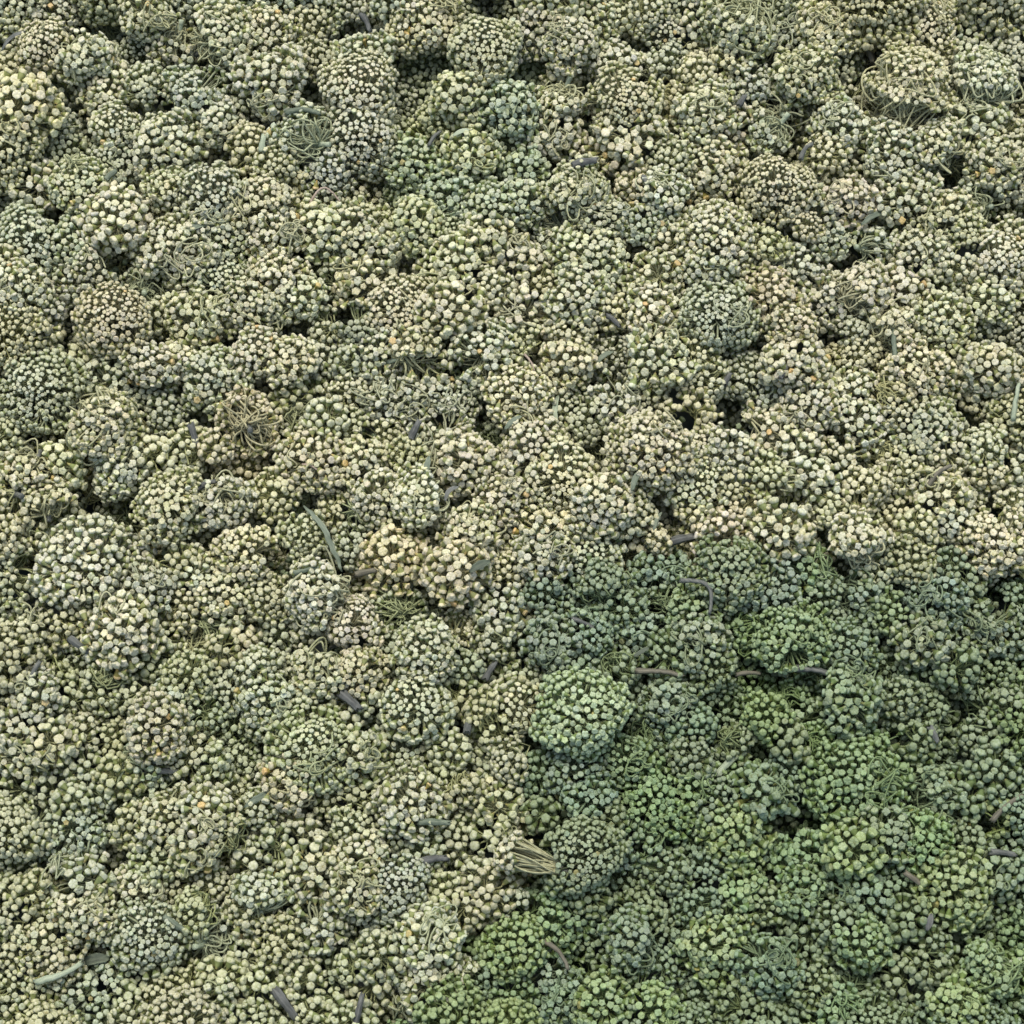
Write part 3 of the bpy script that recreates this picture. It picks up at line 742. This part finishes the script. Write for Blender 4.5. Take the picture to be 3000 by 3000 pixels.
for hi, h in enumerate(heads):
    if not h.single or len(h.P) < 4:
        heap.append(h); continue
    e = bpy.data.objects.new('flower_head', None)
    e.empty_display_size = 0.005
    link(e)
    e.location = h.c
    lab = label_for(h)
    e['label'] = lab
    e['category'] = 'flower head'
    e['group'] = 'flower heads piled in a heap'
    # the buds that face the camera first, 100 of them as parts
    vis = (h.D @ np.array((0, -0.34, 0.94))) + 0.3 * h.P[:, 2] / h.R
    srt = np.argsort(-vis)
    tilt = 0.36 if h.typ != 't' else 0.12
    for k in srt[:100]:
        o = bpy.data.objects.new('bud', bud_me[rng.choice(6, p=(.28, .2, .2, .1, .12, .1))])
        s = h.S[k]
        q = quat_for(h.D[k], tilt)
        o.parent = e
        o.matrix_basis = Matrix.LocRotScale(Vector(h.P[k]), q, Vector((s, s, s * rng.uniform(.9, 1.15))))
        j = rng.uniform(.86, 1.12)
        c = h.col * j * np.array((1 + rng.normal() * .025, 1, 1 + rng.normal() * .05))
        if rng.uniform() < .006: c = c * np.array((1.05, .82, .55))
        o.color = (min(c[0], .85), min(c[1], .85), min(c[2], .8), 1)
        C.objects.link(o)
    rest = srt[100:]
    if len(rest):
        V, F, p_, s_, _ = merged_buds(h.P[rest], h.D[rest], h.S[rest], tilt)
        o = link(bpy.data.objects.new('rim_buds', mesh_from('rim_buds', V, F, M_rim, attrs={'part': ('FLOAT', p_), 'seam': ('FLOAT', s_)})), e)
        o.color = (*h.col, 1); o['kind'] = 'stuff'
    seen = h.typ in 'sp'
    k = 14 if seen else 5
    cv = pedicel_curves(h, k)
    if h.typ == 'p' or hasattr(h, 'fan'): cv = cv[:max(12, int(len(cv) * .6))]
    r0 = 0.00033 if seen else 0.00034
    V, F = tubes(cv, np.tile(np.linspace(1.0, 1.15, k), (len(cv), 1)) * r0 * rng.uniform(.85, 1.2, (len(cv), 1)), 5 if seen else 4)
    if not seen and rng.uniform() < 0.4:
        nc = int(rng.integers(4, 11))
        hub = h.D[srt[int(rng.integers(0, max(1, len(srt) // 3)))]]
        dirs = hub[None] * 1.0 + rng.normal(size=(nc, 3)) * .28; dirs /= np.linalg.norm(dirs, axis=1, keepdims=True)
        d2 = hub[None] + rng.normal(size=(nc, 3)) * .42; d2 /= np.linalg.norm(d2, axis=1, keepdims=True)
        tt = np.linspace(0, 1, 16)[None, :, None]
        cc = dirs[:, None] * h.R * (1 - tt) * .98 + d2[:, None] * h.R * tt * 1.0 + np.sin(math.pi * tt) * (hub * h.R * .16)[None, None] + np.sin(2 * math.pi * tt) * (rng.normal(size=(nc, 3)) * h.R * .14)[:, None]
        a1 = rng.normal(size=(nc, 3)); a2 = np.cross(hub, a1)
        cc = cc + h.R * .13 * np.sin(math.pi * tt) * (np.cos(6.5 * tt + 1) * a1[:, None] + np.sin(6.5 * tt + 1) * a2[:, None])
        cc[:, :, 2] *= 0.75
        V2, F2 = tubes(cc, np.full(cc.shape[:2], .00034), 5)
        F = np.vstack([F, F2 + len(V)]); V = np.vstack([V, V2])
    o = link(bpy.data.objects.new('pedicel_tuft', mesh_from('pedicel_tuft', V, F, M_ped)), e)
    o.color = (*(h.col * .95), 1)
    if seen:
        # the cut flower stalk the threads spring from
        org = -h.n * h.R * (0.9 if hasattr(h, 'fan') else 0.42)
        L = h.R * rng.uniform(.45, .8)
        tt = np.linspace(0, 1, 6)
        cv = (org[None, :] + (h.n * 0.0012)[None, :] - h.n[None, :] * (tt * L)[:, None] + (rng.normal(size=3) * .12 * L)[None, :] * (tt ** 2)[:, None])[None]
        rad = np.array([[.0017, .0014, .0011, .0010, .0010, .0011]])
        V, F = tubes(cv, rad, 9)
        V = np.vstack([V, cv[0, -1][None, :]]); 
        F3 = np.vstack([F[:, [0, 1, 2]], F[:, [0, 2, 3]], np.array([(45 + a, 45 + (a + 1) % 9, 54) for a in range(9)])])
        o = link(bpy.data.objects.new('stalk', mesh_from('stalk', V, F3, M_frag['pale' if h.tone in 'gbGDcY' else 'grey'])), e)

# ---------------------------------------------------------------- the rest of the heap: too many to single out
P = np.concatenate([h.P + h.c for h in heap]); D = np.concatenate([h.D for h in heap]); Z = np.concatenate([h.S for h in heap])
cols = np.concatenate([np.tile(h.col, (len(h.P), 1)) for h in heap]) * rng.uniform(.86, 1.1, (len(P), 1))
# deeper layer seen down the gaps between the heads
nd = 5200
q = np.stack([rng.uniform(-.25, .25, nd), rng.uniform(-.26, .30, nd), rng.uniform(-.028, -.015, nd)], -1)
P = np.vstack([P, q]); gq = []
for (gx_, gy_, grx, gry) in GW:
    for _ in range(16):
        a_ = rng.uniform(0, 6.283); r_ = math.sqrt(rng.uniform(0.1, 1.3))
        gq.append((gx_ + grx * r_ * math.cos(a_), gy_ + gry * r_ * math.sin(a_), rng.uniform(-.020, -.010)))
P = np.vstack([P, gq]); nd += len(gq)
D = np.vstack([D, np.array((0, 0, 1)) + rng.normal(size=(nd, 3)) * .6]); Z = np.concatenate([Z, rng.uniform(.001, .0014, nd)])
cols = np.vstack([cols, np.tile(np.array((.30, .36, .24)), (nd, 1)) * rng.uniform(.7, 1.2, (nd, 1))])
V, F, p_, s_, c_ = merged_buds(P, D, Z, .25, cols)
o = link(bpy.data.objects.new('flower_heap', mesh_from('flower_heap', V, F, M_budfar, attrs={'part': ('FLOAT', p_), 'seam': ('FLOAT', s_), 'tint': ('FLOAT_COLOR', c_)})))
o['kind'] = 'stuff'; o['label'] = 'smaller cream and green flower heads filling the heap between the larger ones'; o['category'] = 'flower heap'
cvs, tc = [], []
for h in heap:
    if len(h.P) == 0: continue
    cv = pedicel_curves(h, 6) + h.c
    cvs.append(cv); tc.append(np.tile(np.append(h.col, 1), (len(cv) * 6 * 4, 1)))
cv = np.concatenate(cvs)
V, F = tubes(cv, np.full(cv.shape[:2], .00034), 4)
o2 = link(bpy.data.objects.new('pedicel_tangle', mesh_from('pedicel_tangle', V, F, M_pedfar, attrs={'tint': ('FLOAT_COLOR', np.concatenate(tc))})), o)
print('HEADS', len(heads), 'single', sum(h.single for h in heads), 'buds', sum(len(h.P) for h in heads if h.single), 'heap', len(P))
